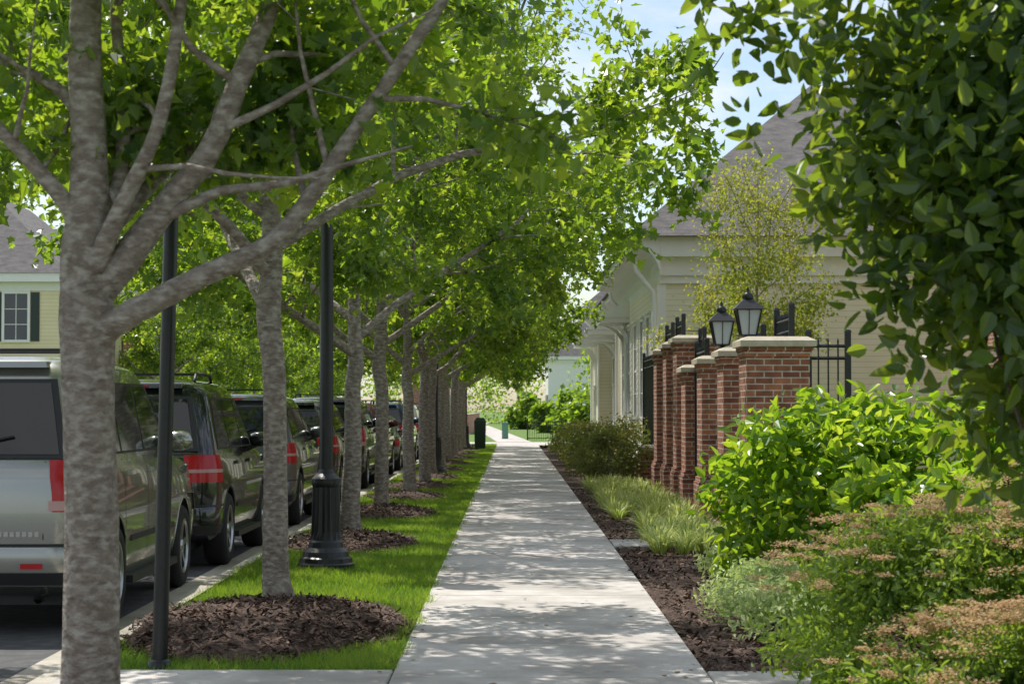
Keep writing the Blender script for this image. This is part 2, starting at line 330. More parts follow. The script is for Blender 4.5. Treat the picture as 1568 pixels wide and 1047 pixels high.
# ---------------------------------------------------------------- bushes
def bush(name,c,rad,n,size,tmpl,mat,seed,clumps=40,sig=0.16,extra=None,minz=0.02,zfloor=-0.25,bias=0.5,stemz=None,tint0=0.0,rin=.62,clip=1.7,lump=0.0,stemxy=None):
    rng=np.random.default_rng(seed); mb=MB(); c=np.array(c,float); rad=np.array(rad,float)
    d=rng.normal(size=(clumps,3)); d/=np.linalg.norm(d,axis=1)[:,None]
    d[:,2]=np.where(d[:,2]<zfloor,-d[:,2],d[:,2])
    rr=rng.uniform(rin,.98,clumps)[:,None]
    if lump: rr=rr*(1+lump*np.sin(d[:,:1]*7+seed)*np.cos(d[:,2:]*6+seed*2))
    C=d*rr
    ii=rng.integers(0,clumps,n)
    off=np.clip(rng.normal(size=(n,3)),-clip,clip)*sig
    U=C[ii]+off
    P=c+U*rad
    nb=U/(np.linalg.norm(U,axis=1)[:,None]+1e-6)*0.8+np.array([0,0,.55])
    keep=P[:,2]>minz
    ct=rng.uniform(-.22,.22,clumps)
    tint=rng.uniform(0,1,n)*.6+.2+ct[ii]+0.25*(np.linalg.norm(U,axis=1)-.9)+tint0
    leaves(mb,P[keep],size,rng,tmpl,1,nb=nb[keep],bias=bias,tint=tint[keep],dd=(nb/np.linalg.norm(nb,axis=1)[:,None])[keep],ddw=.35)
    b0=np.array([c[0],c[1],0 if stemz is None else stemz])
    if stemxy: b0[:2]=stemxy
    for j in range(min(clumps,26)):
        e=c+C[j]*rad*0.85; 
        if e[2]<.1: continue
        m_=(b0+e)/2+rng.normal(size=3)*0.08*rad
        Q,RR=dens([b0+rng.normal(size=3)*np.array([.1,.1,0])*rad,m_,e],[.014*rad[0]+.004,.010,.003],4); tube(mb,Q,RR,5,0)
    mats=[M_bark2,mat]
    if extra: extra(mb,rng,C,c,rad); mats.append(M_flow)
    return mb.obj(name,mats)
ov=shaped(OVAL,.35,.3); br=shaped(BROAD,.3,.35)
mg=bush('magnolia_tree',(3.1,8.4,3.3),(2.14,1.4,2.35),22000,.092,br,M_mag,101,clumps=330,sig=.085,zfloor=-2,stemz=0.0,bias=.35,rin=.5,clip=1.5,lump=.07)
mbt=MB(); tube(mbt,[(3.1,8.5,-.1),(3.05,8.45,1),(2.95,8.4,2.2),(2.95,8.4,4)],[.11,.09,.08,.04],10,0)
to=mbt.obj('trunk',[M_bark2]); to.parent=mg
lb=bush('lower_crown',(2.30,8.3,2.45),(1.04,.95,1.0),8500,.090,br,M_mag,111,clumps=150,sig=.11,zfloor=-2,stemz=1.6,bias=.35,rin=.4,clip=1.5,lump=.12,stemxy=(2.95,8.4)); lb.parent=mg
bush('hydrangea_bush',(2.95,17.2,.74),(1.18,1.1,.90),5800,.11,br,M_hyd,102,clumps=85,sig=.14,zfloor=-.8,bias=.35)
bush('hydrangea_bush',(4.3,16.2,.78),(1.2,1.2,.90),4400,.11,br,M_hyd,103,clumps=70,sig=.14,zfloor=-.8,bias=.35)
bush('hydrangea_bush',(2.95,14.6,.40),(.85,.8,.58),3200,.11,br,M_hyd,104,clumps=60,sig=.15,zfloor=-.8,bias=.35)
def fl(mb,rng,C,c,rad):
    top=C[(C[:,2]>0.3)]; P=[]
    for q in range(230):
        b=top[rng.integers(len(top))]+rng.normal(size=3)*.12; b=b/np.linalg.norm(b)*rng.uniform(1.05,1.24)
        if b[2]<.4: continue
        p=c+b*rad
        P.append(p+rng.normal(size=(70,3))*np.array([.032,.032,.008])*rng.uniform(.6,1.3))
    P=np.concatenate(P); leaves(mb,P,.016,rng,DIAM,2,bias=1.4)
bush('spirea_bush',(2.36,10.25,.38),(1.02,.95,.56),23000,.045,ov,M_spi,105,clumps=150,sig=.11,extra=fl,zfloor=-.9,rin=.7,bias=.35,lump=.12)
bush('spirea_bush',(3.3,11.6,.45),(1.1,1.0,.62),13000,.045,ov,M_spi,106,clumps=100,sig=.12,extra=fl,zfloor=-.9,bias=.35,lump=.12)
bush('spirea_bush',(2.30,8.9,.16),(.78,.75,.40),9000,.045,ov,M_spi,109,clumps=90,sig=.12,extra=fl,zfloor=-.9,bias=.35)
bush('variegated_groundcover',(2.0,14.3,.05),(.62,1.6,.30),11000,.044,ov,M_var,107,clumps=110,sig=.14,tint0=.1)
bush('variegated_groundcover',(2.3,18.2,.02),(.6,2.2,.30),8500,.046,ov,M_var,108,clumps=100,sig=.14,tint0=.05)
for i,(x,y,r,h) in enumerate([(2.0,40.5,.8,.62),(2.5,43.5,.8,.7),(1.95,45.5,.75,.62),(2.1,49.5,.9,.62),(2.0,54,.9,.6),(2.1,59,1.0,.62),(2.2,65,1.0,.6)]):
    bush('nandina_bush',(x,y,h*.8),(r,r*1.2,h),3000,.07,ov,M_nan,120+i,clumps=50,sig=.15,tint0=-.05,zfloor=-.8)
rng=np.random.default_rng(5); mb=MB()
tufts=[(rng.uniform(1.42,2.45),rng.uniform(25.5,37.5)) for _ in range(80)]+[(rng.uniform(1.55,2.45),rng.uniform(20.5,25)) for _ in range(34)]
for (x,y) in tufts:
    nb=80; az=rng.uniform(0,2*np.pi,nb); ln=rng.uniform(.22,.42,nb); out=rng.uniform(.3,1.1,nb)
    ax=np.stack([np.cos(az),np.sin(az),0*az],1); sd=np.stack([-np.sin(az),np.cos(az),0*az],1)
    b=np.array([x,y,0])+ax*rng.uniform(0,.07,nb)[:,None]; w=.008
    rows=[]
    for t,wz in ((0,1),(.4,1.1),(.75,.8),(1,.15)):
        c=b+ax*(out*ln*t**1.4)[:,None]*.9+np.array([0,0,1.])*(ln*(t*1.0-.62*out*t*t))[:,None]
        rows+= [c-sd*w*wz,c+sd*w*wz]
    V=np.stack(rows,1).reshape(-1,3); o=np.arange(nb)*8
    F=np.concatenate([np.stack([o+a,o+a+1,o+a+3,o+a+2],1) for a in (0,2,4)])
    mb.add(V,F,0,np.tile(rng.uniform(0.1,1,nb),3))
mb.obj('liriope_grass',[M_lir])
# ---------------------------------------------------------------- ground etc.
mb=MB(); mb.add([(-1500,-1500,-.17),(1500,-1500,-.17),(1500,1500,-.17),(-1500,1500,-.17)],(0,1,2,3)); mb.obj('ground',[M_lawn])
mb=MB(); mb.add([(-11.2,-30,-.15),(-2.7,-30,-.15),(-2.7,260,-.15),(-11.2,260,-.15)],(0,1,2,3)); mb.obj('road',[M_asph])
mb=MB(); box(mb,-11.5,-11.2,-30,260,-.16,0,0); box(mb,-60,-11.5,-30,260,-.16,-.01,1); box(mb,-15.6,-14.2,-30,260,-.02,.002,2); mb.obj('far_pavement',[M_curb,M_lawn,M_conc])
mb=MB(); rng=np.random.default_rng(3)
y=-6.0
while y<250:
    L=3.0
    box(mb,-3.08,-2.72,y+.004,y+L-.004,-.20,-.143,0); 
    mb.add([(-2.72,y+.005,-.2),(-2.54,y+.005,-.2),(-2.54,y+.005,.0),(-2.66,y+.005,.0),(-2.70,y+.005,-.03),(-2.72,y+L-.005,-.2),(-2.54,y+L-.005,-.2),(-2.54,y+L-.005,.0),(-2.66,y+L-.005,.0),(-2.70,y+L-.005,-.03)],
           [(2,7,8,3),(3,8,9,4)],0); 
    mb.add([(-2.72,y+.005,-.2),(-2.70,y+.005,-.03),(-2.70,y+L-.005,-.03),(-2.72,y+L-.005,-.2)],(0,1,2,3),0)
    y+=L
mb.obj('kerb',[M_curb])
mb=MB(); box(mb,-2.55,-.66,-6,86,-.19,-.022,0); box(mb,-2.55,-.66,92,250,-.19,-.022,1); mb.obj('verge',[M_soil,M_lawn])
mb=MB(); box(mb,1.1,3.6,-6,78,-.19,-.03,0); mb.obj('mulch_bed',[M_mulch])
mb=MB(); box(mb,3.6,80,-6,84,-.19,-.025,0); box(mb,-.66,80,92,250,-.19,-.026,0);mb.obj('lawn',[M_lawn])
mb=MB()
def slab(x0,x1,y0,y1,z1=0.0,dx=0.0):
    b=.009; t=random.random()
    V=[(x0,y0,-.12),(x1,y0,-.12),(x1+dx,y1,-.12),(x0+dx,y1,-.12),(x0,y0,z1-b),(x1,y0,z1-b),(x1+dx,y1,z1-b),(x0+dx,y1,z1-b),(x0+b,y0+b,z1),(x1-b,y0+b,z1),(x1-b+dx,y1-b,z1),(x0+b+dx,y1-b,z1)]
    mb.add(V,[(0,1,5,4),(1,2,6,5),(2,3,7,6),(3,0,4,7),(4,5,9,8),(5,6,10,9),(6,7,11,10),(7,4,8,11),(8,9,10,11)],0,[t]*9)
y=-5.3
while y<83: slab(-.68,1.115,y+.005,y+1.65-.005); y+=1.65
y=92
while y<180: q=.034*(y-92); slab(-.68-q,.9-q,y+.003,y+1.65-.003,dx=-.034*1.65); y+=1.65
slab(-.688-1.86,-.688,10.0,11.55); slab(1.123,2.6,10.1,11.5,-.002)
slab(1.123,2.7,22.0,23.1,-.001)
mb.obj('sidewalk',[M_conc])
mb=MB(); mb.add([(-3.1,84,-.01),(60,84,-.01),(60,91.6,-.01),(-3.1,91.6,-.01)],(0,1,2,3)); mb.add([(-3.1,84,-.01),(-3.1,84,-.14),(-3.1,91.6,-.14),(-3.1,91.6,-.01)],(0,1,2,3)); mb.obj('driveway',[M_conc])
mounds=[(-1.70,13.75,.98,1.80,.15),(-1.85,22.4,.78,1.6,.12),(-1.85,28.6,.78,1.5,.12)]+[(-1.8,yy-.3,.72,1.2,.1) for yy in (34.4,39,44,49.5,55,61,67,73.5,80)]+[(-1.85,8.6,.8,1.25,.1)]
rng=np.random.default_rng(9); mb=MB(); CH=[]
def mh(x,y):
    h=0*x
    for (cx,cy,rx,ry,hh) in mounds:
        q=((x-cx)/rx)**2+((y-cy)/ry)**2
        h=np.maximum(h,np.where(q<1,hh*(1-q)**.7,0))
    return h
for k_,(cx,cy,rx,ry,hh) in enumerate(mounds):
    nr,na=14,48; V=[(cx,cy,hh-.02)]; 
    for i in range(1,nr+1):
        q=i/nr
        for j in range(na):
            a=j*2*math.pi/na; e=1+(.05*math.sin(3*a+k_)+.03*math.sin(7*a)) 
            x=cx+rx*q*math.cos(a)*e; y=cy+ry*q*math.sin(a)*e
            x=max(-2.53,min(-.69,x))
            V.append((x,y,-.03+ (hh+.015)*(1-q*q)**.7+rng.uniform(0,.018)*(q<.97)))
    F=[(0,1+j,1+(j+1)%na) for j in range(na)]; mb.add(V,np.array(F),0,None,True)
    F=[(1+(i-1)*na+j,1+i*na+j,1+i*na+(j+1)%na,1+(i-1)*na+(j+1)%na) for i in range(1,nr) for j in range(na)]
    mb.add(np.array(V),np.array(F),0,None,True)
    nc=7000 if k_==0 else (2500 if k_<3 else 900)
    if k_==len(mounds)-1: nc=500
    q=np.sqrt(rng.uniform(0,1.08,nc)); a=rng.uniform(0,2*np.pi,nc)
    x=cx+rx*q*np.cos(a); y=cy+ry*q*np.sin(a); m_=(x>-2.54)&(x<-.66); x=x[m_];y=y[m_]
    CH.append(np.stack([x,y,mh(x,y)-.005+rng.uniform(0,.012,len(x))],1))
nc=14000; yy=11.4*np.exp(rng.uniform(0,1,nc)*math.log(38/11.4)); xx=rng.uniform(1.11,2.9,nc)
CH.append(np.stack([xx,yy,np.full(nc,-.02)+rng.uniform(0,.012,nc)],1))
mb.obj('mulch_mounds',[M_mulch])
STRIP=(np.array([(-.16,0,0),(.16,.05,0),(.13,1,0.1),(-.12,.9,.05)],float),[(0,1,2,3)])
mb=MB(); leaves(mb,np.concatenate(CH),.042,rng,STRIP,0,bias=1.1,svar=.7); mb.obj('bark_chips',[M_chip])
# grass blades
rng=np.random.default_rng(12); mb=MB(); n=190000
yy=9.8*np.exp(rng.uniform(0,1,n)*math.log(85/9.8)); xx=rng.uniform(-2.56,-.60,n)
q=mh(xx,yy); m_=(q<.03+.02*np.sin(xx*11)*np.cos(yy*9))|(rng.uniform(0,1,n)<.02)
m_&=~((yy>9.95)&(yy<11.58)&(xx>-2.56)); m_&=(xx<-.66+.03*np.sin(yy*4.1)+.02*np.sin(yy*13))
xx=xx[m_];yy=yy[m_];n=len(xx)
gv=np.sin(xx*5+yy*1.3)*np.cos(yy*2.1-xx*3)
h=(rng.uniform(.03,.075,n)+.014*gv); w=.0035*np.maximum(1,yy/14); az=rng.uniform(0,2*np.pi,n)
ax=np.stack([np.cos(az),np.sin(az),0*az],1); ln=rng.uniform(.1,1.1,n)[:,None]*h[:,None]; az2=rng.uniform(0,2*np.pi,n); l2=np.stack([np.cos(az2),np.sin(az2),0*az2],1)
B=np.stack([xx,yy,np.full(n,-.025)],1)
V=np.stack([B-ax*w[:,None],B+ax*w[:,None],B+l2*ln+np.array([0,0,1.])*h[:,None]],1).reshape(-1,3)
mb.add(V,np.arange(3*n).reshape(-1,3),0,np.clip(rng.uniform(0,1,n)*.7+.15+.3*gv,0,1)); mb.obj('grass',[M_grass])
rng=np.random.default_rng(14); mb=MB(); n=300
yy=10*np.exp(rng.uniform(0,1,n)*math.log(6)); xx=np.where(rng.uniform(0,1,n)<.6,rng.choice([-.66,1.09],n)+rng.normal(size=n)*.09,rng.uniform(-.66,1.1,n))
leaves(mb,np.stack([xx,yy,np.full(n,.006)],1),.035,rng,DIAM,0,bias=4,svar=.6)
mb.obj('leaf_litter',[M_litter])
# ---------------------------------------------------------------- street lamp
def street_lamp(x,y):
    mb=MB()
    k=32
    prof=[(.27,-.03),(.27,.035),(.255,.05),(.25,.09),(.225,.105),(.21,.15),(.17,.19),(.16,.24),(.145,.26),(.135,.34),(.128,.55),(.122,.76),(.135,.78),(.14,.80),(.14,.84),(.12,.86),(.085,.89),(.068,.93),(.066,1.6),(.062,2.6),(.058,3.35),(.075,3.38),(.075,3.42),(.05,3.46),(.09,3.52)]
    fl=[0]*9+[.05,.06,.06]+[0]*13
    lathe(mb,prof,k,0,(0,0,0),smooth=False,flute=fl)
    for sx in (-1,1):
        for sy in (-1,1):
            tube(mb,[(sx*.09,sy*.09,3.52),(sx*.17,sy*.17,4.0)],.012,6,0)
    V=[(-.085,-.085,3.53),(.085,-.085,3.53),(.085,.085,3.53),(-.085,.085,3.53),(-.16,-.16,4.0),(.16,-.16,4.0),(.16,.16,4.0),(-.16,.16,4.0)]
    mb.add(V,BF,1)
    lathe(mb,[(.25,4.0),(.25,4.03),(.17,4.13),(.07,4.2),(.05,4.26),(.02,4.3),(.0,4.38)],12,0)
    return mb.obj('street_lamp',[M_black,M_glassl],loc=(x,y,0))
street_lamp(-1.77,19.0)
street_lamp(-1.8,47); street_lamp(-1.8,77)
mb=MB()
tube(mb,[(0,0,-.05),(.03,0,1.5),(.055,0,2.72)],[.046,.044,.043],16,0); lathe(mb,[(.07,-.03),(.07,.02),(.05,.035)],16,0)
lathe(mb,[(.043,2.70),(.055,2.72),(.055,2.76),(.03,2.78),(.045,2.83),(.03,2.88),(0,2.9)],16,0,(.055,0,0))
mb.obj('black_post',[M_black],loc=(-2.07,11.75,0))
# ---------------------------------------------------------------- pillars
def pillar(x,y,h,s=.76):
    mb=MB()
    box(mb,-.0,s,0,s,-.05,h-.22,0)
    e=.05; box(mb,-e,s+e,-e,s+e,-.05,.42,0); box(mb,-.025,s+.025,-.025,s+.025,.42,.49,0)
    box(mb,-.02,s+.02,-.02,s+.02,h-.22,h-.15,0); box(mb,-.035,s+.035,-.035,s+.035,h-.15,h-.10,0)
    box(mb,-.075,s+.075,-.075,s+.075,h-.10,h-.03,1); box(mb,-.075,s+.075,-.075,s+.075,h-.03,h+.02,1,ts=.10)
    return mb.obj('brick_pillar',[M_brick,M_stone],loc=(x,y,0))
def lantern(x,y,z):
    mb=MB()
    box(mb,-.10,.10,-.10,.10,0,.03,0); lathe(mb,[(.05,.03),(.03,.06),(.03,.12),(.10,.16)],8,0)
    a,b=.10,.165
    V=[(-a,-a,.17),(a,-a,.17),(a,a,.17),(-a,a,.17),(-b,-b,.52),(b,-b,.52),(b,b,.52),(-b,b,.52)]
    for i in range(4):
        tube(mb,[V[i],V[i+4]],.012,6,0); tube(mb,[V[i],V[(i+1)%4]],.012,6,0); tube(mb,[V[i+4],V[4+(i+1)%4]],.014,6,0)
        m1=(np.array(V[i])+np.array(V[(i+1)%4]))/2; m2=(np.array(V[i+4])+np.array(V[4+(i+1)%4]))/2; tube(mb,[m1,m2],.006,5,0)
    q=.92; mb.add([(v[0]*q,v[1]*q,v[2]) for v in V],BF,1)
    c=.21; d=.06
    V=[(-c,-c,.52),(c,-c,.52),(c,c,.52),(-c,c,.52),(-d,-d,.66),(d,-d,.66),(d,d,.66),(-d,d,.66)]; mb.add(V,BF,0)
    lathe(mb,[(.07,.66),(.08,.69),(.05,.74),(.02,.76),(.025,.79),(.0,.83)],10,0)
    return mb.obj('pillar_lantern',[M_black,M_glassl],loc=(x,y,z))
pl=[(23.8,2.35),(26.4,2.30),(29.4,2.27),(32.2,2.2),(33.9,2.74),(36.2,2.71),(38.6,2.66)]
for i,(y,h) in enumerate(pl): pillar(2.8,y,h)
lantern(3.18,26.8,2.32); lantern(3.14,29.8,2.29)
for y,h in ((40.6,.75),(41.9,.6)): pillar(2.65,y,h,.5)
def fence(x0,y0,x1,y1,z0,z1,post=True):
    mb=MB(); L=math.hypot(x1-x0,y1-y0); n=max(2,int(L/.11)); 
    for i in range(n+1):
        t=i/n; x=x0+(x1-x0)*t; y=y0+(y1-y0)*t
        box(mb,x-.009,x+.009,y-.009,y+.009,z0,z1+.02,0); 
        box(mb,x-.014,x+.014,y-.014,y+.014,z1+.02,z1+.07,0,ts=.013)
    for z in (z0+.1,z1-.18,z1-.03):
        tube(mb,[(x0,y0,z),(x1,y1,z)],.02,4,0,smooth=False,cap=True)
    for x,y in ((x0,y0),(x1,y1)):
        box(mb,x-.035,x+.035,y-.035,y+.035,z0-.2,z1+.14,0); box(mb,x-.045,x+.045,y-.045,y+.045,z1+.14,z1+.17,0,ts=.02)
    return mb.obj('iron_fence',[M_black])
fence(3.62,24.3,4.1,24.3,.3,2.30); fence(3.5,24.9,3.5,26.3,.3,2.66); fence(3.45,27.3,3.45,29.3,.3,2.5); fence(2.98,30.4,2.98,32.1,.3,2.42); fence(3.2,33.1,3.2,33.8,.3,2.7); fence(3.0,34.8,3.0,36.1,.3,3.0); fence(3.0,37.1,3.0,38.5,.3,2.95); fence(3.0,39.5,3.0,45.2,.3,2.6)
fence(.75,96,2.4,96,0,.9)
# ---------------------------------------------------------------- cream house row
def window(mb,axis,p,a0,a1,z0,z1,sgn,mt=1,mg=2,shut=None,ms=3,cols=2,rows=3):
    def bx(a,b,c,d,d0,d1,m):
        q0,q1=sorted((p+sgn*d0,p+sgn*d1))
        if axis=='x': box(mb,q0,q1,a,b,c,d,m)
        else: box(mb,a,b,q0,q1,c,d,m)
    t=.09
    bx(a0-t,a0,z0-t,z1+t,.0,.06,mt); bx(a1,a1+t,z0-t,z1+t,.0,.06,mt); bx(a0,a1,z1,z1+t,.0,.058,mt); bx(a0,a1,z0-t,z0,.0,.075,mt); bx(a0-t-.03,a1+t+.03,z1+t,z1+t+.06,0,.09,mt)
    bx(a0,a1,z0,z1,.0,.012,mg)
    for i in range(1,cols): a=a0+(a1-a0)*i/cols; bx(a-.012,a+.012,z0,z1,.012,.03,mt)
    for i in range(1,rows): z=z0+(z1-z0)*i/rows; w=.03 if i*2==rows else .012; bx(a0,a1,z-w,z+w,.012,.034,mt)
    if shut:
        for b0,b1 in ((a0-t-shut-.02,a0-t-.02),(a1+t+.02,a1+t+.02+shut)):
            bx(b0,b1,z0-.05,z1+.05,.0,.035,ms)
            n=14
            for i in range(n): zz=z0+(z1-z0)*i/n; bx(b0+.05,b1-.05,zz,zz+(z1-z0)/n*.55,.035,.05,ms)
hs=empty('cream_siding_house')
def part(mb,name,mats,par): o=mb.obj(name,mats); o.parent=par; return o
mb=MB(); box(mb,3.4,13,46,63,-.1,5.35,0); box(mb,3.9,13,63,78,-.1,5.2,0); box(mb,3.4,13,78,83,-.1,5.3,0); part(mb,'walls',[M_cream],hs)
mb=MB()
for y0,y1,xw,ze in ((45.55,63.3,3.4,5.45),(63.3,77.6,3.9,5.3),(77.6,83.4,3.4,5.4)):
    prof=[(xw,ze-.95)]+[(xw-.62*(1-math.cos(a)),ze-.95+.75*math.sin(a)) for a in np.linspace(0,math.pi/2,7)][1:]+[(xw-.66,ze-.2),(xw-.66,ze),(xw,ze)]
    P=np.array(prof); n=len(P)
    V=np.concatenate([np.stack([P[:,0],np.full(n,y0),P[:,1]],1),np.stack([P[:,0],np.full(n,y1),P[:,1]],1)])
    mb.add(V,[(j,(j+1)%n,(j+1)%n+n,j+n) for j in range(n)],0); mb.add(V[:n],np.arange(n),0); mb.add(V[n:],np.arange(n),0)
box(mb,3.403,13.2,45.90,46.0,4.40,4.58,0); box(mb,3.403,13.2,45.82,46.0,4.58,5.0,0); box(mb,3.403,13.3,45.56,46.0,5.0,5.45,0)
box(mb,3.36,3.56,45.96,46.02,-.1,4.4,0); box(mb,3.36,3.40,46.02,46.2,-.1,4.4,0)
for y in (63,78,83): box(mb,3.36,3.42,y-.2,y,-.1,4.4,0)
part(mb,'cornice_and_trim',[M_white],hs)
mb=MB()
def hip(mb,x0,x1,y0,y1,z,h,ix,iy):
    V=[(x0,y0,z),(x1,y0,z),(x1,y1,z),(x0,y1,z),(x0+ix,y0+iy,z+h),(x1-ix,y0+iy,z+h),(x1-ix,y1-iy,z+h),(x0+ix,y1-iy,z+h)]
    mb.add(V,BF,0)
hip(mb,2.62,13.6,45.3,63.4,5.452,4.3,5.0,5.4); hip(mb,3.12,13.6,63.5,77.7,5.302,3.6,4.9,4.6); hip(mb,2.62,13.6,77.8,83.7,5.402,2.6,3.0,2.6)
part(mb,'roof',[M_roof],hs)
mb=MB()
for y in (48.6,51.0,53.6,56.5,59.5): window(mb,'x',3.4,y,y+1.0,1.3,3.75,-1,shut=.32,rows=4)
for y in (65,68.5,72,75): window(mb,'x',3.9,y,y+1.0,1.0,3.4,-1,rows=4)
window(mb,'y',46,4.45,5.5,3.0,4.25,-1,rows=2,mg=0,cols=1); window(mb,'y',46,4.45,5.5,.9,2.3,-1,rows=2)
part(mb,'windows',[M_cream,M_white,M_wglass,M_white],hs)
mb=MB()
def spout(x,y,zt): tube(mb,[(x-.5,y,zt+.15),(x-.48,y,zt-.05),(x-.08,y,zt-.55),(x-.06,y,zt-.8),(x-.06,y,.25),(x-.12,y,.12),(x-.3,y,.04)],.055,8,0)
spout(3.34,45.9,4.75); spout(3.36,57.9,4.75); spout(3.36,62.6,4.75); spout(3.86,70.5,4.6); spout(3.36,82.5,4.6)
part(mb,'downspouts',[M_white],hs)
mb=MB()
for y0 in (57.6,66.5,74,80):
    xw=3.4 if y0<63 or y0>78 else 3.9
    box(mb,2.55,xw,y0,y0+2.4,4.0,4.16,0); box(mb,2.5,xw,y0-.05,y0+2.45,4.16,4.22,0)
    mb.add([(2.5,y0-.05,4.222),(2.5,y0+2.45,4.222),(xw,y0+2.45,4.65),(xw,y0-.05,4.65)],(0,1,2,3),1)
    mb.add([(2.5,y0-.05,4.222),(xw,y0-.05,4.65),(xw,y0-.05,4.222)],(0,1,2),0)
    for yb in (y0+.1,y0+2.2):
        A=[(xw-.75*(1-math.cos(a)) ,yb,3.0+1.0*math.sin(a)) for a in np.linspace(0,math.pi/2,9)]
        for i in range(8):
            (xa,_,za),(xb,_,zb)=A[i],A[i+1]
            V=[(xa,yb,za),(xa,yb+.12,za),(xb,yb+.12,zb),(xb,yb,zb),(xa+.13,yb,za+.0),(xa+.13,yb+.12,za),(xb+.13,yb+.12,zb+.0),(xb+.13,yb,zb)]
            mb.add(V,BF,0)
    window(mb,'x',xw,y0+.6,y0+1.6,.1,2.3,-1,mt=0,mg=1,cols=2,rows=4)
part(mb,'entry_hoods',[M_white,M_roof],hs)
# ---------------------------------------------------------------- across-the-street houses
def house2(name,x0,x1,y0,y1,h,wall,rh=3.5,shut=M_shut,zfs=(1.0,4.1,7.0)):
    e=empty(name); mb=MB(); box(mb,x0,x1,y0,y1,-.1,h,0); part(mb,'walls',[wall],e)
    mb=MB(); hip(mb,x0-.4,x1+.4,y0-.4,y1+.4,h+.3,rh,3.4 if x1-x0>8 else 1.5,3.4); part(mb,'roof',[M_roof],e)
    mb=MB(); box(mb,x0-.35,x1+.35,y0-.35,y1+.35,h+.0,h+.295,0); box(mb,x0-.03,x1+.03,y0-.03,y1+.03,h-.3,h-.005,0); part(mb,'cornice',[M_white],e)
    mb=MB()
    for zf in zfs:
        if zf+1.7>h: continue
        y=y0+1.2
        while y<y1-1.5: window(mb,'x',x1,y,y+1.0,zf,zf+1.6,1,shut=.4); window(mb,'x',x0,y,y+1.0,zf,zf+1.6,-1,shut=.4); y+=2.8
        x=x1-1.9
        while x>x0+1.2: window(mb,'y',y0,x,x+.8,zf,zf+1.6,-1,shut=.3); x-=2.4
    part(mb,'windows',[wall,M_white,M_wglass,shut],e)
M_yel=sidingmat('yellow_siding',(0.80,0.70,0.42),(0.86,0.76,0.5))
house2('yellow_house',-27,-15.7,69,80,5.9,M_yel,rh=3.0,zfs=(.9,3.9)); house2('brick_house',-27,-17.3,92,106,6.3,M_brick); house2('white_house',-27,-17.3,112,126,6.4,M_white)
house2('distant_house',3.0,12,165,178,5.6,M_white); house2('distant_brick_house',-9.5,-6.2,190,200,5.2,M_brick)
house2('brick_townhouse',9.5,18,30,41,9.2,M_brick)
mb=MB(); box(mb,-2.95,-2.6,120,160,-.02,1.2,0); mb.obj('brick_wall',[M_brick])
# ---------------------------------------------------------------- background foliage
rng=np.random.default_rng(77); mb=MB(); P=[];T=[]
def mass(cx,cy,cz,rx,ry,rz,n):
    c=rng.normal(size=(30,3)); c/=np.linalg.norm(c,axis=1)[:,None]; c*=rng.uniform(.5,.95,30)[:,None]
    ii=rng.integers(0,30,n); t=rng.uniform(-.25,.25,30)
    P.append(np.array([cx,cy,cz])+(c[ii]+np.clip(rng.normal(size=(n,3)),-1.7,1.7)*.16)*np.array([rx,ry,rz])); T.append(rng.uniform(.1,.9,n)*.7+.15+t[ii])
for i in range(34):
    x=-75+i*5+rng.uniform(-1.5,1.5); mass(x,215+rng.uniform(-10,10),4.5,4.5,4,rng.uniform(4.5,7),1300)
for i in range(13): mass(-19-rng.uniform(0,3),104+i*9,3.8,3.2,4,4,1000)
for i in range(6): mass(6+rng.uniform(0,4),104+i*13,3.0,2.6,3,3.2,1300)
for i in range(5): mass(-40+i*4.5,90,7.5,4,3,6.5,2200)
for (x,y,z,r,h) in ((3.6,108,1.4,1.8,1.6),(4.2,96,1.2,1.4,1.4),(.9,150,1.3,1.2,1.5),(2.2,128,1.0,.9,1.1)): mass(x,y,z,r,r,h,1500)
P=np.concatenate(P);T=np.concatenate(T); k_=P[:,2]>0
leaves(mb,P[k_],.36,rng,dm,0,bias=.5,tint=T[k_]); mb.obj('distant_trees',[M_leaf])
rng=np.random.default_rng(78); mb=MB(); P=[]
for i in range(9):
    y=50+i*6.5; c=rng.normal(size=(1200,3)); P.append(np.array([-12.6,y,.55])+c*np.array([.5,2.2,.45]))
P=np.concatenate(P); leaves(mb,P[P[:,2]>0],.12,rng,dm,0); mb.obj('far_hedge',[M_leaf])
mb=MB(); box(mb,-.16,.16,-.16,.16,0,.78,0); box(mb,-.18,.18,-.18,.18,.78,.84,0,ts=.02); mb.obj('utility_box',[M_util],loc=(-.35,101,-.02))
mb=MB(); box(mb,-.2,.2,-.2,.2,0,1.0,0,ts=-.02)
for i in range(9): box(mb,-.2+i*.046,-.18+i*.046,-.225,-.2,.05,.95,0)
box(mb,-.23,.23,-.23,.23,1.0,1.05,0); box(mb,-.22,.22,-.22,.22,1.05,1.18,0,ts=.08); mb.obj('litter_bin',[M_bin],loc=(-1.2,75,0))
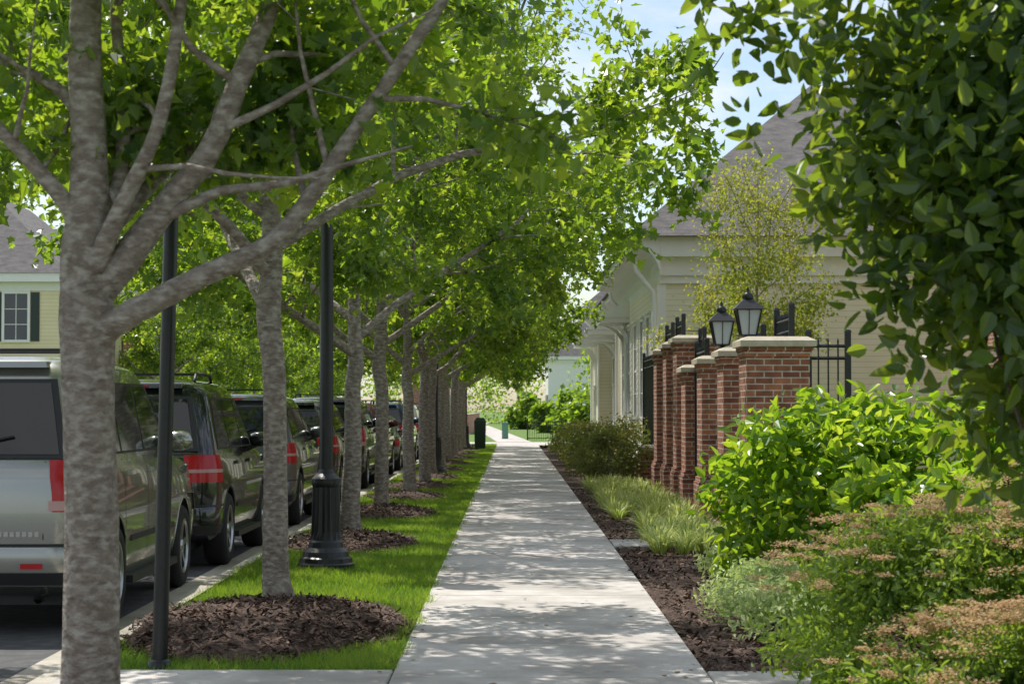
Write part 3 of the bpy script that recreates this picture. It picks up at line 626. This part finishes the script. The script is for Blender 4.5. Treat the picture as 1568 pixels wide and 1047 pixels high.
# ---------------------------------------------------------------- cars
def paint(name,c,metal=.5,rough=.28):
    return surf(name,c,tuple(x*1.08+.001 for x in c),scale=2,rough=rough,metal=metal,coat=1.0)
def car(xr,yr,L,W,H,pm,style='suv',bumper=None,taild=0,rails=True):
    name='parked_car'
    e=empty(name,(xr-W/2,yr,-.15)); hw=W/2
    belt={'boxy':1.27,'suv':1.20,'sedan':.97}[style]
    if style=='boxy': rt=[(belt,.12,L-1.25,hw-.045,.24),(H-.18,.34,L-1.95,hw-.17,.24),(H-.08,.42,L-2.12,hw-.22,.22),(H-.02,.62,L-2.4,hw-.38,.2),(H,.95,L-2.7,hw-.6,.15)]
    elif style=='suv': rt=[(belt,.11,L-1.32,hw-.05,.22),(H-.17,.46,L-2.05,hw-.20,.2),(H-.07,.56,L-2.25,hw-.26,.2),(H-.015,.8,L-2.5,hw-.40,.2),(H,1.05,L-2.8,hw-.6,.15)]
    else: rt=[(belt,.55,L-1.35,hw-.07,.20),(H-.14,1.15,L-2.1,hw-.22,.18),(H-.05,1.3,L-2.3,hw-.28,.2),(H-.01,1.5,L-2.5,hw-.40,.2),(H,1.7,L-2.8,hw-.6,.15)]
    lay=[(.28,.26,L-.34,hw-.10,.15),(.36,.05,L-.10,hw-.045,.24),(.46,.01,L-.02,hw-.02,.28),(.60,.0,L,hw-.004,.34),(.645,.012,L-.01,hw-.001,.34),(.67,.06,L-.03,hw,.32),
         (.81,.055,L-.10,hw,.30),(belt-.14,.065,L-.35,hw-.012,.29),(belt-.05,.085,L-1.0,hw-.028,.27)]
    if style=='sedan': lay[-1]=(belt-.04,.16,L-1.0,hw-.03,.22)
    lay+=rt; A=np.array(lay)
    def at(z): return [np.interp(z,A[:,0],A[:,c]) for c in (1,2,3,4)]
    def ring(z):
        y0,y1,w,r=at(z); h=[]
        kk=6
        for i in range(kk+1):
            a=-math.pi/2+i*math.pi/2/kk; h.append((w-r+r*math.cos(a),y0+r+r*math.sin(a)))
        for i in range(kk+1):
            a=i*math.pi/2/kk; h.append((w-r+r*math.cos(a),y1-r+r*math.sin(a)))
        return h+[(-x,y) for x,y in h[::-1]]
    zs=[a[0] for a in lay]
    R=[ring(z) for z in zs]; n=len(R[0]); mb=MB()
    V=np.array([(x,y,z) for z,rg in zip(zs,R) for x,y in rg])
    F=np.array([(i*n+j,i*n+(j+1)%n,(i+1)*n+(j+1)%n,(i+1)*n+j) for i in range(len(zs)-1) for j in range(n)])
    mb.add(V,F,0,None,True)
    mb.g.append((np.arange(n)[None,::-1],1,np.array([.5]),False)); mb.g.append(((np.arange(n)+(len(zs)-1)*n)[None,:],0,np.array([.5]),True))
    body=mb.obj('body',[pm,M_plast],parent=e)
    body.data.set_sharp_from_angle(angle=math.radians(38))
    wr=.385 if style!='sedan' else .33; ya=.93; yb=L-.88
    cb=MB()
    for s in (-1,1):
        for y in (ya,yb):
            x0,x1=(hw-.34,hw+.2) if s>0 else (-hw-.2,-hw+.34)
            th=np.arange(28)*2*np.pi/28; r=wr+.065
            c1=np.stack([np.full(28,x0),y+r*np.cos(th),wr+.01+r*np.sin(th)],1); c2=c1.copy(); c2[:,0]=x1
            VV=np.concatenate([c1,c2]); o=cb.n
            cb.add(VV,[(j,(j+1)%28,(j+1)%28+28,j+28) for j in range(28)],1)
            cb.g.append((np.arange(28)[None,::-1]+o,1,np.array([.5]),False)); cb.g.append((np.arange(28)[None,:]+28+o,1,np.array([.5]),False))
    cut=cb.obj('cut',[pm,M_plast]); cut.location=e.location
    try:
        import bmesh
        for ob in (body,cut):
            bm=bmesh.new(); bm.from_mesh(ob.data); bmesh.ops.recalc_face_normals(bm,faces=bm.faces); bm.to_mesh(ob.data); bm.free()
        bpy.context.view_layer.update()
        md=body.modifiers.new('b','BOOLEAN'); md.object=cut; md.operation='DIFFERENCE'; md.solver='EXACT'
        dg=bpy.context.evaluated_depsgraph_get(); nm=bpy.data.meshes.new_from_object(body.evaluated_get(dg))
        body.modifiers.clear()
        if len(nm.polygons)>200: body.data=nm
    except Exception as ex: print('bool fail',ex)
    bpy.data.objects.remove(cut)
    D=MB() # 0 plastic 1 glass 2 red 3 clear 4 chrome 5 plate 6 paint
    def side(yb0,yb1,yt0,yt1,z0,z1,off,mat):
        for s in (-1,1):
            Vv=[]
            for z,a,b in ((z0,yb0,yb1),(z1,yt0,yt1)):
                w=at(z)[2]; Vv+=[(s*(w+off),a,z),(s*(w+off),b,z)]
            D.add([Vv[0],Vv[1],Vv[3],Vv[2]],(0,1,2,3),mat)
    zb=belt+.05; zt=H-.215
    y1b=at(zb)[1]; y1t=at(zt)[1]; y0b=at(zb)[0]; y0t=at(zt)[0]
    side(y0b+.26,y1b-.22,y0t+.25,y1t-.18,zb-.02,zt+.02,.003,0)
    d1=1.28 if style!='sedan' else 1.5; d2=2.22 if style!='sedan' else 2.3
    if style!='sedan': side(y0b+.32,d1,y0t+.29,d1,zb,zt,.006,1)
    side(d1+.07 if style!='sedan' else y0b+.7,d2,d1+.07 if style!='sedan' else y0t+.3,d2,zb,zt,.006,1); side(d2+.08,y1b-.32,d2+.08,y1t-.24,zb,zt,.006,1)
    for (sg,idx) in ((-1,0),(1,1)):
        for off,mat,ix,dz in ((.003,0,.07,.03),(.007,1,.12,0)):
            Vv=[]
            for z in (zb-dz,zt+dz):
                q=at(z); x=q[2]-q[3]*.6-ix+.05; y=q[idx]+sg*(off+.012 if ix<.1 else off+.014); Vv+=[(-x,y,z),(x,y,z)]
            D.add([Vv[0],Vv[1],Vv[3],Vv[2]],(0,1,2,3),mat)
    def patch(z0,z1,xin,ys,off,mat,nz=4,front=False,both=True,slant=0.0):
        zz=np.linspace(z0,z1,nz); rows=[]
        for iz,z in enumerate(zz):
            y0,y1,w,r=at(z); pts=[]; xi=xin+slant*(1-iz/(nz-1)); xi=min(xi,w-r-.001)
            for t in np.linspace(0,1,3)[:-1]: pts.append((xi+(w-r-xi)*t,y0-off))
            for i in range(7):
                a=-math.pi/2+i*math.pi/2/6; pts.append((w-r+(r+off)*math.cos(a),y0+r+(r+off)*math.sin(a)))
            pts.append((w+off,max(y0+r+.001,ys)))
            if front: pts=[(x,y0+y1-y) for x,y in pts]
            rows.append([(x,y,z) for x,y in pts])
        Rr=np.array(rows); m=Rr.shape[1]
        for s in (1,-1):
            Q=Rr.reshape(-1,3)*np.array([s,1,1])
            D.add(Q,[(i*m+j,i*m+j+1,(i+1)*m+j+1,(i+1)*m+j) for i in range(nz-1) for j in range(m-1)],mat,None,True)
            for row_ in (0,nz-1):
                o=Q.reshape(nz,m,3)[row_]; cen=np.array([0,L/2,0]); dirv=(cen-o); dirv[:,2]=0; dirv/=np.linalg.norm(dirv,axis=1)[:,None]
                I=o+dirv*.03; D.add(np.concatenate([o,I]),[(j,j+1,j+1+m,j+m) for j in range(m-1)],mat)
    if style=='boxy':
        patch(.90,1.28,hw-.34,.22,.014,2,slant=.05); patch(.91,.98,hw-.33,.22,.018,3,2)
    elif style=='suv':
        patch(.90,1.18,hw-.36,.25,.014,2,slant=.03); patch(1.0,1.035,hw-.34,.24,.018,3,2)
    else: patch(.68,.86,hw-.36,.26,.012,2)
    patch(.70,.86,hw-.42,.34,.012,3,front=True)
    patch(.37,.46,0.0,.5,.012,0)
    patch(.652,.668,0.0,.55,.004,0,nz=2)
    for s in (-1,1):
        x=s*(hw-.37); D.add([(x-.004,at(.7)[0]-.006,.70),(x+.004,at(.7)[0]-.006,.70),(x+.004,at(belt)[0]-.006,belt),(x-.004,at(belt)[0]-.006,belt)],(0,1,2,3),0)
    zp=.80 if style!='sedan' else .74
    ypl=at(zp+.05)[0]; box(D,-.17,.17,ypl-.025,ypl-.002,zp,zp+.12,5); box(D,-.22,.22,ypl-.035,ypl-.002,zp+.14,zp+.175,4)
    zq=belt-.12; yq=at(zq)[0]; 
    if style=='suv':
        for i in range(6): box(D,-.56+i*.04,-.535+i*.04,yq-.012,yq-.002,zq,zq+.03,4)
    else:
        zq=.72; yq=at(zq)[0]
        for i in range(9): box(D,.20+i*.045,.23+i*.045,yq-.012,yq-.002,zq,zq+.035,4)
    box(D,-.17,.17,-.02,.01,.50,.53,2)
    for s in (-1,1):
        box(D,s*(hw-.44)-.08,s*(hw-.44)+.08,-.008,.01,.49,.53,2)
        tube(D,[(s*(hw-.4),.3,.27),(s*(hw-.4),.05,.27)],.035,10,4)
    zz=zb+.05; tube(D,[(0,at(zz)[0]-.04,zz),(.38,at(zz+.08)[0]-.04,zz+.08)],.01,5,0)
    if style!='sedan':
        q=at(H-.10); box(D,-(q[2]-.20),(q[2]-.20),q[0]-.08,q[0]+.25,H-.10,H-.055,6,ts=.012); box(D,-.16,.16,q[0]-.088,q[0]-.08,H-.09,H-.07,2)
    for yy in (d1+.0,d2+.04,L-1.62):
        for s in (-1,1):
            rows=[]
            for z in np.linspace(.47,belt,7): rows+= [(s*(at(z)[2]+.003),yy-.005,z),(s*(at(z)[2]+.003),yy+.005,z)]
            D.add(rows,[(2*i,2*i+1,2*i+3,2*i+2) for i in range(6)],0)
    for s in (-1,1):
        for yy in (d1+.12,d2+.16):
            w=at(belt-.12)[2]; x0,x1=sorted((s*(w-.01),s*(w+.035))); box(D,x0,x1,yy,yy+.2,belt-.14,belt-.105,6,ts=.006)
        x0,x1=sorted((s*(hw-.2),s*(hw+.03))); box(D,x0,x1,1.42,L-1.42,.27,.33,0)
        x0,x1=sorted((s*(hw-.03),s*(hw+.010))); box(D,x0,x1,1.48,L-1.45,.60,.645,0,ts=.004)
        xm=s*(at(belt+.06)[2]+.13); ym=at(belt)[1]-.42
        lathe(D,[(0,-.13),(.06,-.115),(.085,-.05),(.09,.03),(.07,.1),(0,.13)],12,6,(xm,ym,belt+.10),axis='x'); tube(D,[(s*(hw-.1),ym,belt-.02),(xm,ym,belt+.06)],.03,6,0)
        for yc in (ya,yb):
            th=np.linspace(-.12,math.pi+.12,22); r=wr+.06
            w_=[at(max(.3,wr+r*math.sin(a)))[2] for a in th]
            tube(D,[(s*(w_[i]-.008),yc+r*math.cos(a),wr+.01+r*math.sin(a)) for i,a in enumerate(th)],.016,6,0 if style=='suv' else 6)
    if rails and style!='sedan':
        for s in (-1,1):
            x=s*(hw-.38); y0=1.0; y1=L-2.75
            tube(D,[(x,y0-.12,H-.03),(x,y0,H+.05),(x,(y0+y1)/2,H+.06),(x,y1,H+.05),(x,y1+.12,H-.03)],.018,8,0)
        for yy in (1.3,L-3.1): box(D,-(hw-.39),hw-.39,yy-.03,yy+.03,H+.045,H+.07,0)
    box(D,-hw+.3,hw-.3,.35,L-.4,.20,.30,0)
    D.obj('trim_lights_glass',[M_plast,M_glass,M_red,M_clear,M_chrome,M_plate,pm],parent=e)
    for s in (-1,1):
        for nm_,yy in (('rear_wheel',ya),('front_wheel',yb)):
            w=MB(); x0=s*(hw-.12)
            P=[(wr*.62,.11),(wr*.66,.125),(wr*.9,.125),(wr*.97,.10),(wr,.07),(wr,-.07),(wr*.97,-.1),(wr*.9,-.12),(wr*.6,-.12)]
            lathe(w,[(r,s*x) for r,x in P],36,0,axis='x')
            lathe(w,[(wr*.66,s*.118),(wr*.62,s*.118),(wr*.60,s*.07),(wr*.58,-s*.05),(0,-s*.05)],36,2,axis='x'); lathe(w,[(wr*.68,s*.120),(wr*.61,s*.126),(wr*.60,s*.1)],36,1,axis='x')
            lathe(w,[(wr*.16,s*.07),(wr*.15,s*.11),(0,s*.115)],14,1,axis='x')
            for q in range(6):
                a=q*math.pi/3+.2; ca,sa=math.cos(a),math.sin(a); 
                p0=np.array([s*.095,ca*.03,sa*.03]); p1=np.array([s*.105,ca*wr*.62,sa*wr*.62]); t=np.array([0,-sa,ca]); 
                V=[p0-t*.035,p0+t*.035,p1+t*.025,p1-t*.025]; V=V+[v-np.array([s*.04,0,0]) for v in V]
                w.add(V,BF,1)
            w.obj(nm_,[M_tire,M_alloy,M_plast],parent=e,loc=(x0,yy,wr))
    return e
P_sil=paint('paint_silver',(.33,.33,.30),.7,.25); P_blk=paint('paint_black',(.014,.015,.018),.2,.2); P_gry=paint('paint_grey',(.12,.125,.13),.6,.3)
P_wht=paint('paint_white',(.6,.6,.6),.0,.3); P_blu=paint('paint_blue',(.03,.06,.13),.5,.3); P_maro=paint('paint_maroon',(.10,.015,.015),.4,.3); P_tan=paint('paint_tan',(.25,.22,.17),.5,.3)
car(-3.05,14.5,4.95,1.98,2.06,P_sil,'boxy')
car(-3.0,20.3,4.7,1.9,1.97,P_blk,'suv')
car(-3.02,27.6,4.6,1.88,1.87,P_gry,'suv')
car(-3.0,34.2,4.6,1.85,1.82,P_blk,'suv',rails=False)
car(-3.0,40.6,4.7,1.9,1.9,P_blk,'boxy')
car(-3.0,46.8,4.5,1.8,1.8,P_maro,'suv')
car(-3.0,52.8,4.6,1.84,1.5,P_gry,'sedan')
car(-3.0,58.8,4.6,1.84,1.85,P_blu,'suv')
car(-3.0,65,4.6,1.84,1.85,P_wht,'suv'); car(-3.0,71.5,4.6,1.84,1.8,P_blk,'boxy'); car(-3.0,78,4.6,1.84,1.5,P_sil,'sedan')
car(-9.3,48,4.6,1.84,1.8,P_wht,'suv'); car(-9.3,56,4.6,1.84,1.5,P_sil,'sedan'); car(-9.3,66,4.6,1.84,1.8,P_wht,'boxy'); car(-9.3,80,4.6,1.84,1.8,P_tan,'suv')
# ---------------------------------------------------------------- world, sun, camera
el=math.radians(57); hx,hy=.55,-.835
d=Vector((hx*math.cos(el),hy*math.cos(el),-math.sin(el)))
sl=bpy.data.lights.new('sun','SUN'); sl.energy=5.0; sl.angle=math.radians(.45); sl.color=(1,.955,.88)
so=bpy.data.objects.new('sun',sl); so.rotation_euler=d.to_track_quat('-Z','Y').to_euler(); COL.objects.link(so)
W=bpy.data.worlds.new('World'); S.world=W; W.use_nodes=True; nt=W.node_tree; nt.nodes.clear(); L=nt.links.new
out=nd(nt,'ShaderNodeOutputWorld'); bg=nd(nt,'ShaderNodeBackground'); bg.inputs['Strength'].default_value=.15
sky=nd(nt,'ShaderNodeTexSky',sky_type='NISHITA'); sky.sun_disc=False; sky.sun_elevation=el; sky.sun_rotation=math.atan2(-hx,-hy)
sky.air_density=1.0; sky.dust_density=1.0
tc=nd(nt,'ShaderNodeTexCoord'); mp=nd(nt,'ShaderNodeMapping'); mp.inputs['Scale'].default_value=(1,1,2.5); L(tc.outputs['Generated'],mp.inputs[0])
nz=nd(nt,'ShaderNodeTexNoise',Scale=5.5,Detail=8.0,Roughness=.6); L(mp.outputs[0],nz.inputs['Vector'])
r=ramp(nt,nz.outputs['Fac'],[(.42,(0,0,0)),(.60,(1,1,1))])
mx=nd(nt,'ShaderNodeMixRGB'); L(r.outputs[0],mx.inputs[0]); L(sky.outputs[0],mx.inputs[1]); mx.inputs[2].default_value=(6.6,6.8,7.1,1)
L(mx.outputs[0],bg.inputs[0]); L(bg.outputs[0],out.inputs[0])
cam=bpy.data.cameras.new('camera'); cam.lens=70; cam.sensor_width=36; cam.clip_start=.1; cam.clip_end=4000
cam.dof.use_dof=True; cam.dof.focus_distance=21; cam.dof.aperture_fstop=6.3
co=bpy.data.objects.new('camera',cam); co.location=(0.0,0,1.5); co.rotation_euler=(math.radians(90+1.93),0,0); COL.objects.link(co); S.camera=co
S.view_settings.view_transform='Standard'; S.view_settings.look='None'; S.view_settings.exposure=0
